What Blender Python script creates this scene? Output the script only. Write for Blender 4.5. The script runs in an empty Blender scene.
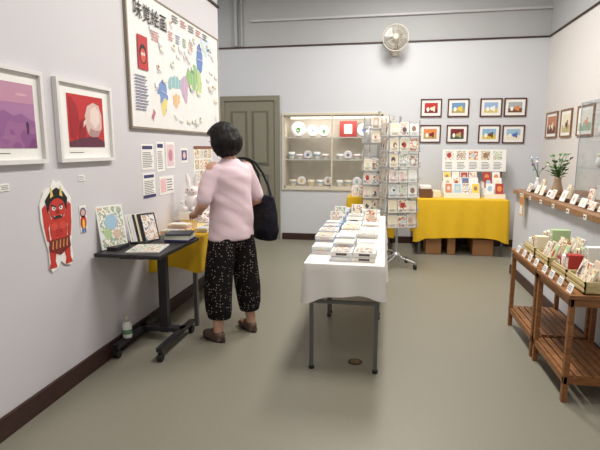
import bpy, math, random, bmesh
from mathutils import Vector, Matrix, noise
random.seed(7)
SC=bpy.context.scene
V=Vector
# ------------------------------------------------------------ materials
def lin(c):
    c/=255.0
    return c/12.92 if c<=.04045 else ((c+.055)/1.055)**2.4
def S(t): return (lin(t[0]),lin(t[1]),lin(t[2]),1)
MC={}
def C(r,g,b,rough=.6,metal=0.0,name=None,var=0.06,scale=12.0,bump=0.0,spec=None):
    k=(r,g,b,rough,metal,name,var,scale,bump)
    if k in MC: return MC[k]
    mt=bpy.data.materials.new(name or 'mat_%d_%d_%d'%(r,g,b)); mt.use_nodes=True
    nt=mt.node_tree; p=nt.nodes['Principled BSDF']
    p.inputs['Roughness'].default_value=rough; p.inputs['Metallic'].default_value=metal
    if spec is not None: p.inputs['Specular IOR Level'].default_value=spec
    tc=nt.nodes.new('ShaderNodeTexCoord'); no=nt.nodes.new('ShaderNodeTexNoise'); no.inputs['Scale'].default_value=scale
    no.inputs['Detail'].default_value=3
    nt.links.new(tc.outputs['Object'],no.inputs['Vector'])
    mx=nt.nodes.new('ShaderNodeMix'); mx.data_type='RGBA'
    c=S((r,g,b)); 
    mx.inputs[6].default_value=tuple(x*(1-var) for x in c[:3])+(1,)
    mx.inputs[7].default_value=tuple(min(1,x*(1+var)) for x in c[:3])+(1,)
    nt.links.new(no.outputs['Fac'],mx.inputs[0]); nt.links.new(mx.outputs[2],p.inputs['Base Color'])
    if bump:
        bp=nt.nodes.new('ShaderNodeBump'); bp.inputs['Strength'].default_value=bump; bp.inputs['Distance'].default_value=.01
        nt.links.new(no.outputs['Fac'],bp.inputs['Height']); nt.links.new(bp.outputs['Normal'],p.inputs['Normal'])
    MC[k]=mt; return mt
def wood(name,c1,c2,sc=(2,14,14),rough=.5):
    mt=bpy.data.materials.new(name); mt.use_nodes=True; nt=mt.node_tree; p=nt.nodes['Principled BSDF']; p.inputs['Roughness'].default_value=rough
    tc=nt.nodes.new('ShaderNodeTexCoord'); mp=nt.nodes.new('ShaderNodeMapping'); mp.inputs['Scale'].default_value=sc
    no=nt.nodes.new('ShaderNodeTexNoise'); no.inputs['Scale'].default_value=3; no.inputs['Detail'].default_value=6; no.inputs['Distortion'].default_value=1.2
    cr=nt.nodes.new('ShaderNodeValToRGB'); cr.color_ramp.elements[0].position=.35; cr.color_ramp.elements[1].position=.68
    cr.color_ramp.elements[0].color=S(c1); cr.color_ramp.elements[1].color=S(c2)
    nt.links.new(tc.outputs['Object'],mp.inputs[0]); nt.links.new(mp.outputs[0],no.inputs['Vector']); nt.links.new(no.outputs['Fac'],cr.inputs[0]); nt.links.new(cr.outputs[0],p.inputs['Base Color'])
    return mt
def art(name,cols,scale=9,rough=.5,kind='noise'):
    mt=bpy.data.materials.new(name); mt.use_nodes=True; nt=mt.node_tree; p=nt.nodes['Principled BSDF']; p.inputs['Roughness'].default_value=rough
    tc=nt.nodes.new('ShaderNodeTexCoord')
    if kind=='noise':
        no=nt.nodes.new('ShaderNodeTexNoise'); no.inputs['Detail'].default_value=1.5; out='Fac'
    else:
        no=nt.nodes.new('ShaderNodeTexVoronoi'); out='Distance'
    no.inputs['Scale'].default_value=scale
    cr=nt.nodes.new('ShaderNodeValToRGB'); cr.color_ramp.interpolation='CONSTANT'
    n=len(cols); lo,hi=(.3,.7) if kind=='noise' else (0,.6)
    while len(cr.color_ramp.elements)<n: cr.color_ramp.elements.new(.5)
    for i,c in enumerate(cols):
        cr.color_ramp.elements[i].position=0 if i==0 else lo+(hi-lo)*i/n
    for i,c in enumerate(cols): cr.color_ramp.elements[i].color=S(c)
    nt.links.new(tc.outputs['Object'],no.inputs['Vector']); nt.links.new(no.outputs[out],cr.inputs[0]); nt.links.new(cr.outputs[0],p.inputs['Base Color'])
    return mt
def glassy(name,tint=(240,244,242),fac=.05,rough=.03):
    mt=bpy.data.materials.new(name); mt.use_nodes=True; nt=mt.node_tree; nt.nodes.clear()
    o=nt.nodes.new('ShaderNodeOutputMaterial'); m=nt.nodes.new('ShaderNodeMixShader'); t=nt.nodes.new('ShaderNodeBsdfTransparent'); g=nt.nodes.new('ShaderNodeBsdfGlossy')
    t.inputs[0].default_value=S(tint); g.inputs['Roughness'].default_value=rough; g.inputs[0].default_value=(.9,.9,.9,1)
    m.inputs[0].default_value=fac; nt.links.new(t.outputs[0],m.inputs[1]); nt.links.new(g.outputs[0],m.inputs[2]); nt.links.new(m.outputs[0],o.inputs[0]); return mt
def emis(name,c,s):
    mt=bpy.data.materials.new(name); mt.use_nodes=True; p=mt.node_tree.nodes['Principled BSDF']
    p.inputs['Base Color'].default_value=S(c); p.inputs['Emission Color'].default_value=S(c); p.inputs['Emission Strength'].default_value=s; return mt
# ------------------------------------------------------------ mesh builder
class MB:
    def __init__(s): s.v=[];s.f=[];s.mi=[];s.sm=[];s.mats=[];s.T=Matrix.Identity(4)
    def mid(s,m):
        if m not in s.mats: s.mats.append(m)
        return s.mats.index(m)
    def add(s,vs,fs,m,smooth=False):
        b=len(s.v); s.v+= [s.T@V(p) for p in vs]; k=s.mid(m)
        for f in fs: s.f.append([b+i for i in f]); s.mi.append(k); s.sm.append(smooth)
    def box(s,a,b,m,ch=0.0):
        x0,x1=sorted((a[0],b[0]));y0,y1=sorted((a[1],b[1]));z0,z1=sorted((a[2],b[2]))
        if ch<=0:
            vs=[(x0,y0,z0),(x1,y0,z0),(x1,y1,z0),(x0,y1,z0),(x0,y0,z1),(x1,y0,z1),(x1,y1,z1),(x0,y1,z1)]
            s.add(vs,[(0,3,2,1),(4,5,6,7),(0,1,5,4),(1,2,6,5),(2,3,7,6),(3,0,4,7)],m)
        else:
            bm=bmesh.new(); bmesh.ops.create_cube(bm,size=1)
            for v in bm.verts: v.co=V(((x0+x1)/2+v.co.x*(x1-x0),(y0+y1)/2+v.co.y*(y1-y0),(z0+z1)/2+v.co.z*(z1-z0)))
            bmesh.ops.bevel(bm,geom=bm.edges[:],offset=ch,segments=2,affect='EDGES',profile=.5)
            bm.verts.index_update(); s.add([tuple(v.co) for v in bm.verts],[[v.index for v in f.verts] for f in bm.faces],m); bm.free()
    def obox(s,c,X,Y,Z,m):
        c=V(c);X=V(X);Y=V(Y);Z=V(Z)
        vs=[c+X*i+Y*j+Z*k for k in (-1,1) for i,j in ((-1,-1),(1,-1),(1,1),(-1,1))]
        s.add(vs,[(0,3,2,1),(4,5,6,7),(0,1,5,4),(1,2,6,5),(2,3,7,6),(3,0,4,7)],m)
    def tube(s,pts,rs,m,n=12,cap=True,flat=None):
        pts=[V(p) for p in pts]
        if not isinstance(rs,(list,tuple)): rs=[rs]*len(pts)
        vs=[];fs=[];ref=None
        for i,p in enumerate(pts):
            d=(pts[min(i+1,len(pts)-1)]-pts[max(i-1,0)]).normalized()
            if ref is None:
                ref=d.cross(V((0,0,1)) if abs(d.z)<.9 else V((1,0,0))).normalized()
            else:
                ref=(ref-d*ref.dot(d)).normalized()
            o=d.cross(ref)
            for j in range(n):
                a=2*math.pi*j/n; vs.append(p+(ref*math.cos(a)+o*math.sin(a))*rs[i])
        for i in range(len(pts)-1):
            for j in range(n):
                k=(j+1)%n; fs.append((i*n+j,i*n+k,(i+1)*n+k,(i+1)*n+j))
        s.add(vs,fs,m,True)
        if cap:
            s.add(vs[:n],[list(range(n))[::-1]],m); s.add(vs[-n:],[list(range(n))],m)
    def lathe(s,c,prof,m,n=20,axis='z'):
        vs=[];fs=[]
        for r,z in prof:
            for j in range(n):
                a=2*math.pi*j/n
                p=(r*math.cos(a),r*math.sin(a),z)
                if axis=='y': p=(p[0],-p[2],p[1])
                if axis=='x': p=(p[2],p[0],p[1])
                vs.append(V(c)+V(p))
        for i in range(len(prof)-1):
            for j in range(n):
                k=(j+1)%n; fs.append((i*n+j,i*n+k,(i+1)*n+k,(i+1)*n+j))
        fs.append(list(range(n))[::-1]); fs.append([(len(prof)-1)*n+j for j in range(n)])
        s.add(vs,fs,m,True)
    def ell(s,c,r,m,n=16,R=None):
        if not isinstance(r,(list,tuple)): r=(r,r,r)
        vs=[];fs=[];k=n//2
        for i in range(1,k):
            t=math.pi*i/k
            for j in range(n):
                a=2*math.pi*j/n; vs.append(V((r[0]*math.sin(t)*math.cos(a),r[1]*math.sin(t)*math.sin(a),r[2]*math.cos(t))))
        top=len(vs); vs.append(V((0,0,r[2]))); vs.append(V((0,0,-r[2])))
        for i in range(k-2):
            for j in range(n):
                q=(j+1)%n; fs.append((i*n+j,(i+1)*n+j,(i+1)*n+q,i*n+q))
        for j in range(n):
            q=(j+1)%n; fs.append((top,j,q)); fs.append((top+1,(k-2)*n+q,(k-2)*n+j))
        if R is not None: vs=[R@p for p in vs]
        s.add([V(c)+p for p in vs],fs,m,True)
    def loft(s,rings,m,n=24,cap=True):
        vs=[];fs=[]
        for cx,cy,z,rx,ry in rings:
            for j in range(n):
                a=2*math.pi*j/n; vs.append(V((cx+rx*math.cos(a),cy+ry*math.sin(a),z)))
        for i in range(len(rings)-1):
            for j in range(n):
                k=(j+1)%n; fs.append((i*n+j,i*n+k,(i+1)*n+k,(i+1)*n+j))
        if cap: fs.append(list(range(n))[::-1]); fs.append([(len(rings)-1)*n+j for j in range(n)])
        s.add(vs,fs,m,True)
    def build(s,name,parent=None,center=True,coll=None):
        me=bpy.data.meshes.new(name)
        if center:
            mn=V([min(p[i] for p in s.v) for i in range(3)]); mx=V([max(p[i] for p in s.v) for i in range(3)]); c=(mn+mx)/2; c.z=mn.z
        else: c=V((0,0,0))
        me.from_pydata([p-c for p in s.v],[],s.f)
        for m in s.mats: me.materials.append(m)
        me.polygons.foreach_set('material_index',s.mi); me.polygons.foreach_set('use_smooth',s.sm); me.update()
        ob=bpy.data.objects.new(name,me); SC.collection.objects.link(ob); ob.location=c
        if parent is not None:
            ob.parent=parent
            if center: ob.location=c-parent.location
        return ob
def empty(name,loc=(0,0,0),rz=0):
    e=bpy.data.objects.new(name,None); SC.collection.objects.link(e); e.location=loc; e.rotation_euler=(0,0,rz); e.empty_display_size=.1; return e
class Cv:
    """flat drawing surface on a real panel"""
    def __init__(s,mb,O,U,W): s.mb=mb;s.O=V(O);s.U=V(U).normalized();s.W=V(W).normalized();s.N=s.U.cross(s.W)
    def p(s,u,w,d=0): return s.O+s.U*u+s.W*w+s.N*d
    def slab(s,u0,w0,u1,w1,m,d0,d1):
        s.mb.obox(s.p((u0+u1)/2,(w0+w1)/2,(d0+d1)/2),s.U*abs(u1-u0)/2,s.W*abs(w1-w0)/2,s.N*(d1-d0)/2,m)
    def rect(s,u0,w0,u1,w1,m,d=.001): s.poly([(u0,w0),(u1,w0),(u1,w1),(u0,w1)],m,d)
    def poly(s,pts,m,d=.001): s.mb.add([s.p(u,w,d) for u,w in pts],[list(range(len(pts)))],m)
    def disc(s,u,w,ru,rw,m,d=.001,n=20,rot=0):
        c,q=math.cos(rot),math.sin(rot)
        s.poly([(u+ru*math.cos(2*math.pi*j/n)*c-rw*math.sin(2*math.pi*j/n)*q,w+ru*math.cos(2*math.pi*j/n)*q+rw*math.sin(2*math.pi*j/n)*c) for j in range(n)],m,d)
    def lines(s,u0,w0,u1,w1,n,m,d=.001,fill=.35):
        h=(w1-w0)/n
        for i in range(n):
            e=u1-(u1-u0)*random.uniform(0,.25)
            s.rect(u0,w0+h*(i+.5-fill/2),e,w0+h*(i+.5+fill/2),m,d)
# ------------------------------------------------------------ palette
WHITE=C(238,238,238,.55); PAPER=C(240,240,236,.6); INK=C(40,38,42,.6); BLACK=C(22,22,24,.5); RED=C(190,40,38,.5); PINK=C(232,190,194,.5)
YEL=C(236,204,70,.6); BLUE=C(80,112,180,.5); GREEN=C(100,150,90,.5); ORG=C(222,140,80,.5); CREAM=C(238,226,198,.6); PURP=C(130,90,150,.5); LBLUE=C(165,198,222,.5); BROWN=C(110,74,50,.5)
GOLD=C(190,164,104,.5); LGREEN=C(180,205,156,.5); DKRED=C(120,32,36,.5); GREY=C(120,122,126,.4,.6); STEEL=C(150,152,156,.3,.9); CHAR=C(38,38,42,.45)
PAL=[RED,YEL,BLUE,GREEN,ORG,CREAM,PURP,LBLUE,PINK,LGREEN,GOLD,DKRED,WHITE]
PALE=[C(226,206,190),C(214,190,170),C(200,208,214),C(228,222,196),C(222,200,198),C(190,170,150),C(206,214,192),C(150,120,104),C(178,60,54),C(236,236,230),C(96,84,84)]
ARTS=[art('card_art_a',[(240,236,228),(214,180,164),(246,240,230),(150,160,180)],26),
      art('card_art_b',[(244,240,226),(190,100,88),(232,214,170),(246,244,238)],30),
      art('card_art_c',[(226,234,234),(160,178,156),(243,240,228),(206,176,156)],28),
      art('card_art_d',[(246,240,236),(226,204,192),(140,116,108),(238,234,214)],34),
      art('card_art_e',[(230,222,190),(180,160,124),(238,230,210),(146,100,88)],24)]
MAPP=ARTS+[CREAM,PAPER,PINK,LBLUE,WHITE,WHITE,PALE[0],PALE[2]]
wallL=C(209,207,212,.75,name='wall_paint_lilac',var=.02,scale=2,bump=.03)
wallB=C(208,211,217,.75,name='wall_paint_blue_grey',var=.02,scale=2,bump=.03)
wallR=C(216,213,211,.75,name='wall_paint_right',var=.02,scale=2,bump=.03)
upper=C(180,182,184,.7,name='upper_wall_paint',var=.03,scale=2)
floorM=C(133,130,117,.42,name='floor_lino',var=.06,scale=60,bump=.05)
ceilM=C(215,215,212,.8,name='ceiling_paint',var=.02)
BASE=wood('dark_baseboard_wood',(48,26,22),(66,38,32))
OAK=wood('counter_wood',(128,92,62),(158,118,82))
PINE=wood('red_pine',(122,78,42),(156,106,60),(3,3,16))
# ------------------------------------------------------------ room
def rbox(name,a,b,m):
    mb=MB(); mb.box(a,b,m); return mb.build(name)
HC=3.75; TR=2.87; D=7.2; XL=-1.8; XR=2.12; YF=-1.6
rbox('floor',(-3.2,YF,-.1),(2.3,D+.1,0),floorM)
rbox('ceiling',(-3.2,YF,HC),(2.3,D+.1,HC+.1),ceilM)
mb=MB(); mb.box((XL-.12,YF,0),(XL,5.15,TR),wallL); mb.box((XL-.12,YF,TR),(XL,5.15,HC),upper); mb.build('wall_left')
rbox('wall_alcove',(-3.2,4.0,0),(-3.1,D,HC),wallB)
rbox('wall_alcove.001',(-3.1,3.9,0),(XL-.12,4.0,HC),wallB)
rbox('wall_front',(XL-.12,YF-.1,0),(2.3,YF,HC),wallR)
mb=MB(); mb.box((XR,YF,0),(XR+.12,D,TR),wallR); mb.box((XR,YF,TR),(XR+.12,D,HC),upper); mb.build('wall_right')
cx0,cx1,cz0,cz1=-1.52,-.05,.80,1.88
mb=MB()
mb.box((-3.2,D,0),(cx0,D+.1,TR),wallB); mb.box((cx1,D,0),(2.3,D+.1,TR),wallB)
mb.box((cx0,D,0),(cx1,D+.1,cz0),wallB); mb.box((cx0,D,cz1),(cx1,D+.1,TR),wallB); mb.box((-3.2,D,TR),(2.3,D+.1,HC),upper)
mb.build('wall_back')
rbox('baseboard_left',(XL,YF,0),(XL+.018,5.16,.11),BASE)
rbox('baseboard_back',(-1.55,D-.018,0),(XR,D,.1),BASE)
rbox('baseboard_corner',(XL-.12,5.15,0),(XL+.018,5.168,.11),BASE)
rbox('trim_left',(XL,YF,TR-.008),(XL+.02,5.16,TR+.010),BASE)
rbox('trim_back',(-3.1,D-.02,TR-.008),(XR,D,TR+.010),BASE)
rbox('trim_right',(XR-.02,YF,TR-.008),(XR,D-.02,TR+.010),BASE)
mb=MB(); mb.tube([(-2.23,D-.04,TR+.02),(-2.23,D-.04,HC)],.025,upper); mb.tube([(-2.14,D-.03,TR+.02),(-2.14,D-.03,HC)],.015,upper); mb.build('trim_pipe')
rbox('upper_reflection_strip',(-2.0,D-.04,3.22),(XR,D,3.25),C(196,197,199,.5))  # pale strip standing in for the stripe reflected on the upper wall
# door
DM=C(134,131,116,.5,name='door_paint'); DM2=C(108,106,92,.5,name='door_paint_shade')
mb=MB(); x0,x1=-2.5,-1.58
mb.box((x0,D-.05,0),(x0+.07,D-.001,2.17),DM); mb.box((x1-.07,D-.05,0),(x1,D-.001,2.17),DM); mb.box((x0+.07,D-.05,2.1),(x1-.07,D-.001,2.17),DM)
mb.box((x0+.07,D-.03,0),(x1-.07,D-.001,2.1),DM)
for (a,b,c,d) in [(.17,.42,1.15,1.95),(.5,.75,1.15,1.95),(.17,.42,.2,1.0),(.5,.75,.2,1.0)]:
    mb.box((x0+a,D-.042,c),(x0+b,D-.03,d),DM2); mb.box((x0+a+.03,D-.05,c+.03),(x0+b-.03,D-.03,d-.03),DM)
mb.ell((x0+.14,D-.09,1.02),.028,STEEL); mb.tube([(x0+.14,D-.09,1.02),(x0+.14,D-.03,1.02)],.012,STEEL); mb.build('door_1')
# showcase
e=empty('glass_display_cabinet',((cx0+cx1)/2,D,cz0)); CI=C(202,194,180,.6,name='showcase_lining'); CF=C(214,206,188,.5,name='showcase_frame')
mb=MB(); dd=.36
mb.box((cx0,D+.0,cz0),(cx0+.02,D+dd,cz1),CI); mb.box((cx1-.02,D,cz0),(cx1,D+dd,cz1),CI); mb.box((cx0,D+dd,cz0),(cx1,D+dd+.02,cz1),CI); mb.box((cx0,D,cz0),(cx1,D+dd,cz0+.03),CI); mb.box((cx0,D,cz1-.02),(cx1,D+dd,cz1),CI)
mb.build('cabinet_lining',e)
mb=MB()
for a,b in [((cx0-.03,cz0-.03),(cx1+.03,cz0)),((cx0-.03,cz1),(cx1+.03,cz1+.03)),((cx0-.03,cz0),(cx0,cz1)),((cx1,cz0),(cx1+.03,cz1)),((-.80,cz0),(-.78,cz1))]:
    mb.box((a[0],D-.02,a[1]),(b[0],D,b[1]),CF)
mb.build('frame',e)
G=glassy('pane_glass',(252,252,252),.03); mb=MB(); mb.box((cx0,D+.005,cz0),(cx1,D+.009,cz1),G); mb.build('glass_pane',e)
GS=glassy('shelf_glass',(236,238,236),.15)
mb=MB(); 
for z in (1.22,1.55): mb.box((cx0+.02,D+.03,z),(cx1-.02,D+dd-.01,z+.01),GS); mb.box((cx0+.02,D+.024,z-.002),(cx1-.02,D+.03,z+.012),C(212,216,210,.3))
mb.build('glass_shelves',e)
mb=MB(); mb.box((cx0+.1,D+.03,cz1-.05),(cx1-.1,D+.07,cz1-.02),emis('cabinet_fill_glow',(255,248,230),1.5)); mb.build('cabinet_fill_strip',e)  # glowing strip added to brighten the inside of the showcase
ld=bpy.data.lights.new('cabinet_fill_light','AREA'); ld.shape='RECTANGLE'; ld.size=1.2; ld.size_y=.04; ld.energy=5; ld.color=(1,.95,.88); lo=bpy.data.objects.new('cabinet_fill_light',ld); SC.collection.objects.link(lo); lo.parent=e; lo.location=(0,.06,cz1-cz0-.055); lo.rotation_euler=(math.radians(30),0,0)  # added warm fill for the showcase interior
POR=C(242,242,242,.2,name='porcelain'); mb=MB()
def plate(x,y,z,r,mat=POR,rim=BLUE):
    mb.lathe((x,y,z+r),[(.001,0),(r*.6,.004),(r,.02),(r,.024),(r*.6,.01),(.001,.008)],mat,24,'y')
    mb.lathe((x,y-.02,z+r),[(r*.3,0),(r*.3,.004),(r*.2,.005),(r*.2,.004)],rim,16,'y')
    mb.box((x-.04,y-.03,z-.001),(x+.04,y+.03,z+.012),BROWN)
def cup(x,y,z,r,h,mat=POR,band=BLUE):
    mb.lathe((x,y,z),[(r*.6,0),(r*.7,.01),(r,h*.6),(r*1.02,h),(r*.94,h),(r*.9,h*.6),(.01,.02)],mat,16)
    mb.lathe((x,y,z+h*.5),[(r*1.005,0),(r*1.03,.015),(r*1.03,.02),(r*.9,.02)],band,16)
zs=[cz0+.03,1.232,1.562]
for x,r in [(-1.32,.115),(-1.10,.09),(-.93,.085),(-.33,.10),(-.15,.075)]: plate(x,D+.14,zs[2],r,rim=random.choice([LBLUE,GREEN,BLUE]))
mb.box((-.70,D+.20,zs[2]),(-.44,D+.22,zs[2]+.24),C(150,40,40)); mb.box((-.63,D+.195,zs[2]+.05),(-.51,D+.2,zs[2]+.19),CREAM)
for i,x in enumerate([-1.42,-1.3,-1.17,-1.03,-.9,-.68,-.56,-.42,-.29,-.16]): 
    if i in (2,6,8): plate(x,D+.12,zs[1],.065,rim=PAL[i])
    else: cup(x,D+.10,zs[1],.052,.08+.03*(i%3==0),band=[LBLUE,PINK,WHITE][i%3])
for i,x in enumerate([-1.4,-1.27,-1.12,-.98,-.86,-.68,-.55,-.42,-.3,-.17]):
    if i%3==1: plate(x,D+.13,zs[0],.07,rim=PAL[i])
    else: cup(x,D+.10,zs[0],.055,.09,mat=POR if i%2 else CREAM,band=[LBLUE,ORG,WHITE][i%3])
mb.build('ceramics',e)
# wall fan
e=empty('electric_fan',(.09,D,2.7)); FW=C(206,198,184,.4,name='fan_plastic'); mb=MB()
mb.box((.04,D-.05,2.68),(.14,D-.001,2.90),FW,.01); mb.tube([(.09,D-.03,2.78),(.09,D-.12,2.80),(.09,D-.16,2.86)],.025,FW)
mb.lathe((.09,D-.1,2.88),[(.03,0),(.065,.02),(.075,.06),(.06,.11),(.03,.13)],FW,18,'y'); mb.build('motor_and_bracket',e)
mb=MB(); R=.172; FC=(.09,D-.25,2.88)
def ring(mb,c,r,t,m,n=36): 
    mb.tube([V(c)+V((r*math.cos(2*math.pi*i/n),0,r*math.sin(2*math.pi*i/n))) for i in range(n+1)],t,m,6,False)
ring(mb,FC,R,.008,FW); ring(mb,(FC[0],FC[1]-.04,FC[2]),R*.62,.003,FW)
for i in range(30):
    a=2*math.pi*i/30; d=V((math.cos(a),0,math.sin(a)))
    mb.tube([V(FC)+d*R,V(FC)+d*R*.85+V((0,-.035,0)),V(FC)+d*R*.5+V((0,-.05,0)),V(FC)+d*.03+V((0,-.055,0))],.0018,FW,4,False)
    mb.tube([V(FC)+d*R,V(FC)+d*R*.8+V((0,.05,0)),V(FC)+d*.05+V((0,.06,0))],.0018,FW,4,False)
mb.lathe((FC[0],FC[1]-.045,FC[2]),[(.042,0),(.042,.012),(.02,.02)],FW,16,'y'); mb.build('guard',e)
mb=MB(); BL=C(150,148,140,.3,name='fan_blade')
for k in range(4):
    a0=k*math.pi/2+.3; pts=[]
    for t in range(9):
        a=a0+t/8*1.15; pts.append((FC[0]+math.cos(a)*R*.88,FC[1]+.01-.03*t/8,FC[2]+math.sin(a)*R*.88))
    pts.append((FC[0]+math.cos(a0+.9)*.03,FC[1]-.01,FC[2]+math.sin(a0+.9)*.03)); pts.append((FC[0]+math.cos(a0)*.03,FC[1]+.01,FC[2]+math.sin(a0)*.03))
    mb.add(pts,[list(range(len(pts)))],BL)
mb.build('blades',e)
# ------------------------------------------------------------ framed pictures
def frame(name,O,U,w,h,fw,fm,inner,dep=.025,matc=PAPER):
    mb=MB(); c=Cv(mb,O,U,(0,0,1))
    c.slab(0,0,w,fw,fm,0.001,dep); c.slab(0,h-fw,w,h,fm,0.001,dep); c.slab(0,fw,fw,h-fw,fm,0.001,dep); c.slab(w-fw,fw,w,h-fw,fm,0.001,dep)
    c.slab(fw,fw,w-fw,h-fw,matc,.001,.01); inner(c,w,h); return mb.build(name)
def landscape(skyc,gr,obj):
    def f(c,w,h):
        a=.055; c.rect(a,a,w-a,h-a,skyc,.0115); c.rect(a,a,w-a,a+(h-2*a)*.4,gr,.0125); c.disc(w*.55,h*.45,.03,.025,obj,.0135); c.disc(w*.35,h*.42,.02,.03,PAPER,.0135); c.rect(w*.6,h*.3,w*.68,h*.6,obj,.014)
    return f
FD=wood('frame_dark_wood',(70,28,22),(95,42,32))
specs=[(.615,1.96,RED,DKRED,CREAM),(.985,1.957,C(110,150,190),C(180,160,110),YEL),(1.42,1.955,C(150,180,215),C(214,196,120),WHITE),(1.735,1.955,C(170,175,180),BROWN,ORG),
       (.615,1.60,ORG,GOLD,DKRED),(.985,1.597,DKRED,C(70,86,60),GOLD),(1.415,1.595,C(140,180,215),C(214,190,80),BROWN),(1.735,1.59,C(160,190,215),CREAM,BLUE)]
for x,z,a,b,o in specs: frame('framed_picture',(x-.145,D,z-.125),(1,0,0),.29,.25,.016,FD,landscape(a,b,o),.02)
FL=wood('frame_light_wood',(120,84,52),(150,110,72))
for y1,y0,a,b,o in [(7.05,6.62,C(190,130,100),C(120,70,56),CREAM),(6.50,6.14,C(230,225,200),C(190,180,130),DKRED),(5.97,5.53,C(235,230,215),C(160,185,160),ORG)]:
    frame('framed_print',(XR,y1,1.53),(0,-1,0),y1-y0,.33,.018,FL,landscape(a,b,o),.02)
WF=C(228,226,226,.4,name='white_frame')
purple=art('print_purple',[(146,94,148),(156,102,150),(138,84,140),(124,68,122)],6)
def inA(c,w,h):
    c.rect(.06,.08,w-.06,h-.075,C(120,66,120),.0115); c.rect(.06,.2,w-.06,h-.075,C(170,120,164),.012); c.rect(.06,.30,w-.06,h-.075,C(192,142,168),.0125)
    c.poly([(.06,.2),(.12,.24),(.18,.26),(.24,.235),(.29,.25),(.34,.225),(w-.06,.215),(w-.06,.08),(.06,.08)],purple,.013)
    c.poly([(.32,.15),(.335,.15),(.338,.20),(.327,.215),(.317,.2)],C(70,40,70),.0135); c.disc(.2,.13,.05,.01,C(160,110,150),.0135); c.disc(.30,.34,.04,.006,C(214,172,186),.0135)
    c.lines(.1,.05,.2,.058,1,INK,.0115)
frame('framed_artwork',(XL,1.87,1.32),(0,1,0),.445,.47,.022,WF,inA,.03)
def inB(c,w,h):
    c.rect(.1,.085,w-.085,h-.075,C(190,44,48),.0115); c.poly([(.1,.085),(w-.085,.085),(w-.085,.12),(.36,.15),(.22,.14),(.1,.115)],C(96,46,66),.012)
    c.poly([(.27,.20),(.26,.27),(.29,.33),(.35,.355),(.41,.34),(.435,.28),(.43,.20),(.39,.15),(.33,.145),(.29,.16)],C(214,186,178),.0125)
    c.poly([(.31,.24),(.32,.31),(.37,.335),(.41,.30),(.41,.24),(.36,.20)],C(230,212,204),.013)
    c.poly([(.33,.145),(.39,.15),(.42,.19),(.36,.185),(.31,.20),(.29,.165)],C(176,140,140),.0132)
    c.poly([(.12,.14),(.16,.13),(.21,.2),(.19,.32),(.14,.37),(.12,.37)],C(160,28,38),.013); c.poly([(.19,.13),(.26,.15),(.265,.26),(.22,.24)],C(150,30,42),.0136)
    c.poly([(.24,.20),(.27,.23),(.275,.26),(.245,.235)],C(226,206,198),.0137)
    c.lines(.1,.05,.25,.058,1,INK,.0115)
frame('framed_artwork',(XL,2.42,1.32),(0,1,0),.54,.465,.022,WF,inB,.03)
for y,z in [(2.59,1.205),(1.99,1.195)]:
    mb=MB(); c=Cv(mb,(XL,y,z),(0,1,0),(0,0,1)); c.slab(0,0,.06,.035,PAPER,0.0005,.004); c.lines(.006,.006,.054,.03,3,C(120,120,124),.0045); mb.build('caption_card')
# ------------------------------------------------------------ map poster
e=empty('map_poster',(XL,4.13,1.55)); mb=MB(); c=Cv(mb,(XL,3.22,1.55),(0,1,0),(0,0,1)); W,Hh=1.84,.97
c.slab(0,0,W,Hh,C(232,231,229),.001,.02)
fm=C(140,128,112,.5)
c.slab(-.01,-.01,W+.01,.005,fm,.001,.024); c.slab(-.01,Hh-.005,W+.01,Hh+.01,fm,.001,.024); c.slab(-.012,0,.004,Hh,fm,.001,.024); c.slab(W-.004,0,W+.012,Hh,fm,.001,.024)
P=[([(.44,.34),(.50,.39),(.57,.36),(.60,.27),(.57,.20),(.55,.13),(.50,.10),(.47,.18),(.46,.25),(.41,.27)],C(120,150,200)),
   ([(.47,.18),(.53,.25),(.585,.23),(.55,.13),(.50,.10)],C(226,208,126)),
   ([(.60,.38),(.68,.44),(.80,.46),(.88,.42),(.86,.36),(.74,.35),(.62,.33)],C(150,190,192)),
   ([(.69,.27),(.76,.31),(.84,.29),(.82,.23),(.76,.19),(.71,.21)],C(224,188,140)),
   ([(.86,.36),(.88,.45),(.97,.48),(1.03,.42),(1.01,.32),(.97,.24),(.93,.27)],C(196,168,194)),
   ([(.97,.48),(1.05,.57),(1.10,.54),(1.17,.62),(1.25,.58),(1.24,.46),(1.18,.38),(1.06,.36),(1.03,.42)],C(146,188,128)),
   ([(1.24,.46),(1.25,.57),(1.33,.56),(1.36,.46),(1.34,.38),(1.27,.35),(1.2,.38)],C(186,204,142)),
   ([(1.25,.58),(1.24,.68),(1.27,.80),(1.34,.84),(1.40,.72),(1.38,.60),(1.34,.56)],C(108,138,192)),
   ([(1.34,.86),(1.40,.91),(1.56,.92),(1.68,.84),(1.60,.78),(1.50,.73),(1.42,.80)],C(204,220,226)),
   ([(.30,.10),(.34,.16),(.36,.12),(.32,.05)],C(190,120,140))]
random.seed(31)
for i,(pts,m) in enumerate(P):
    q=[]
    for k in range(len(pts)):
        a=V(pts[k]); b=V(pts[(k+1)%len(pts)])
        q.append(tuple(a))
        for t in (.25,.5,.75):
            pnt=a.lerp(b,t)+V((random.uniform(-.012,.012),random.uniform(-.012,.012))); q.append(tuple(pnt))
    c.poly(q,m,.021+.0003*i)
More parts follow.
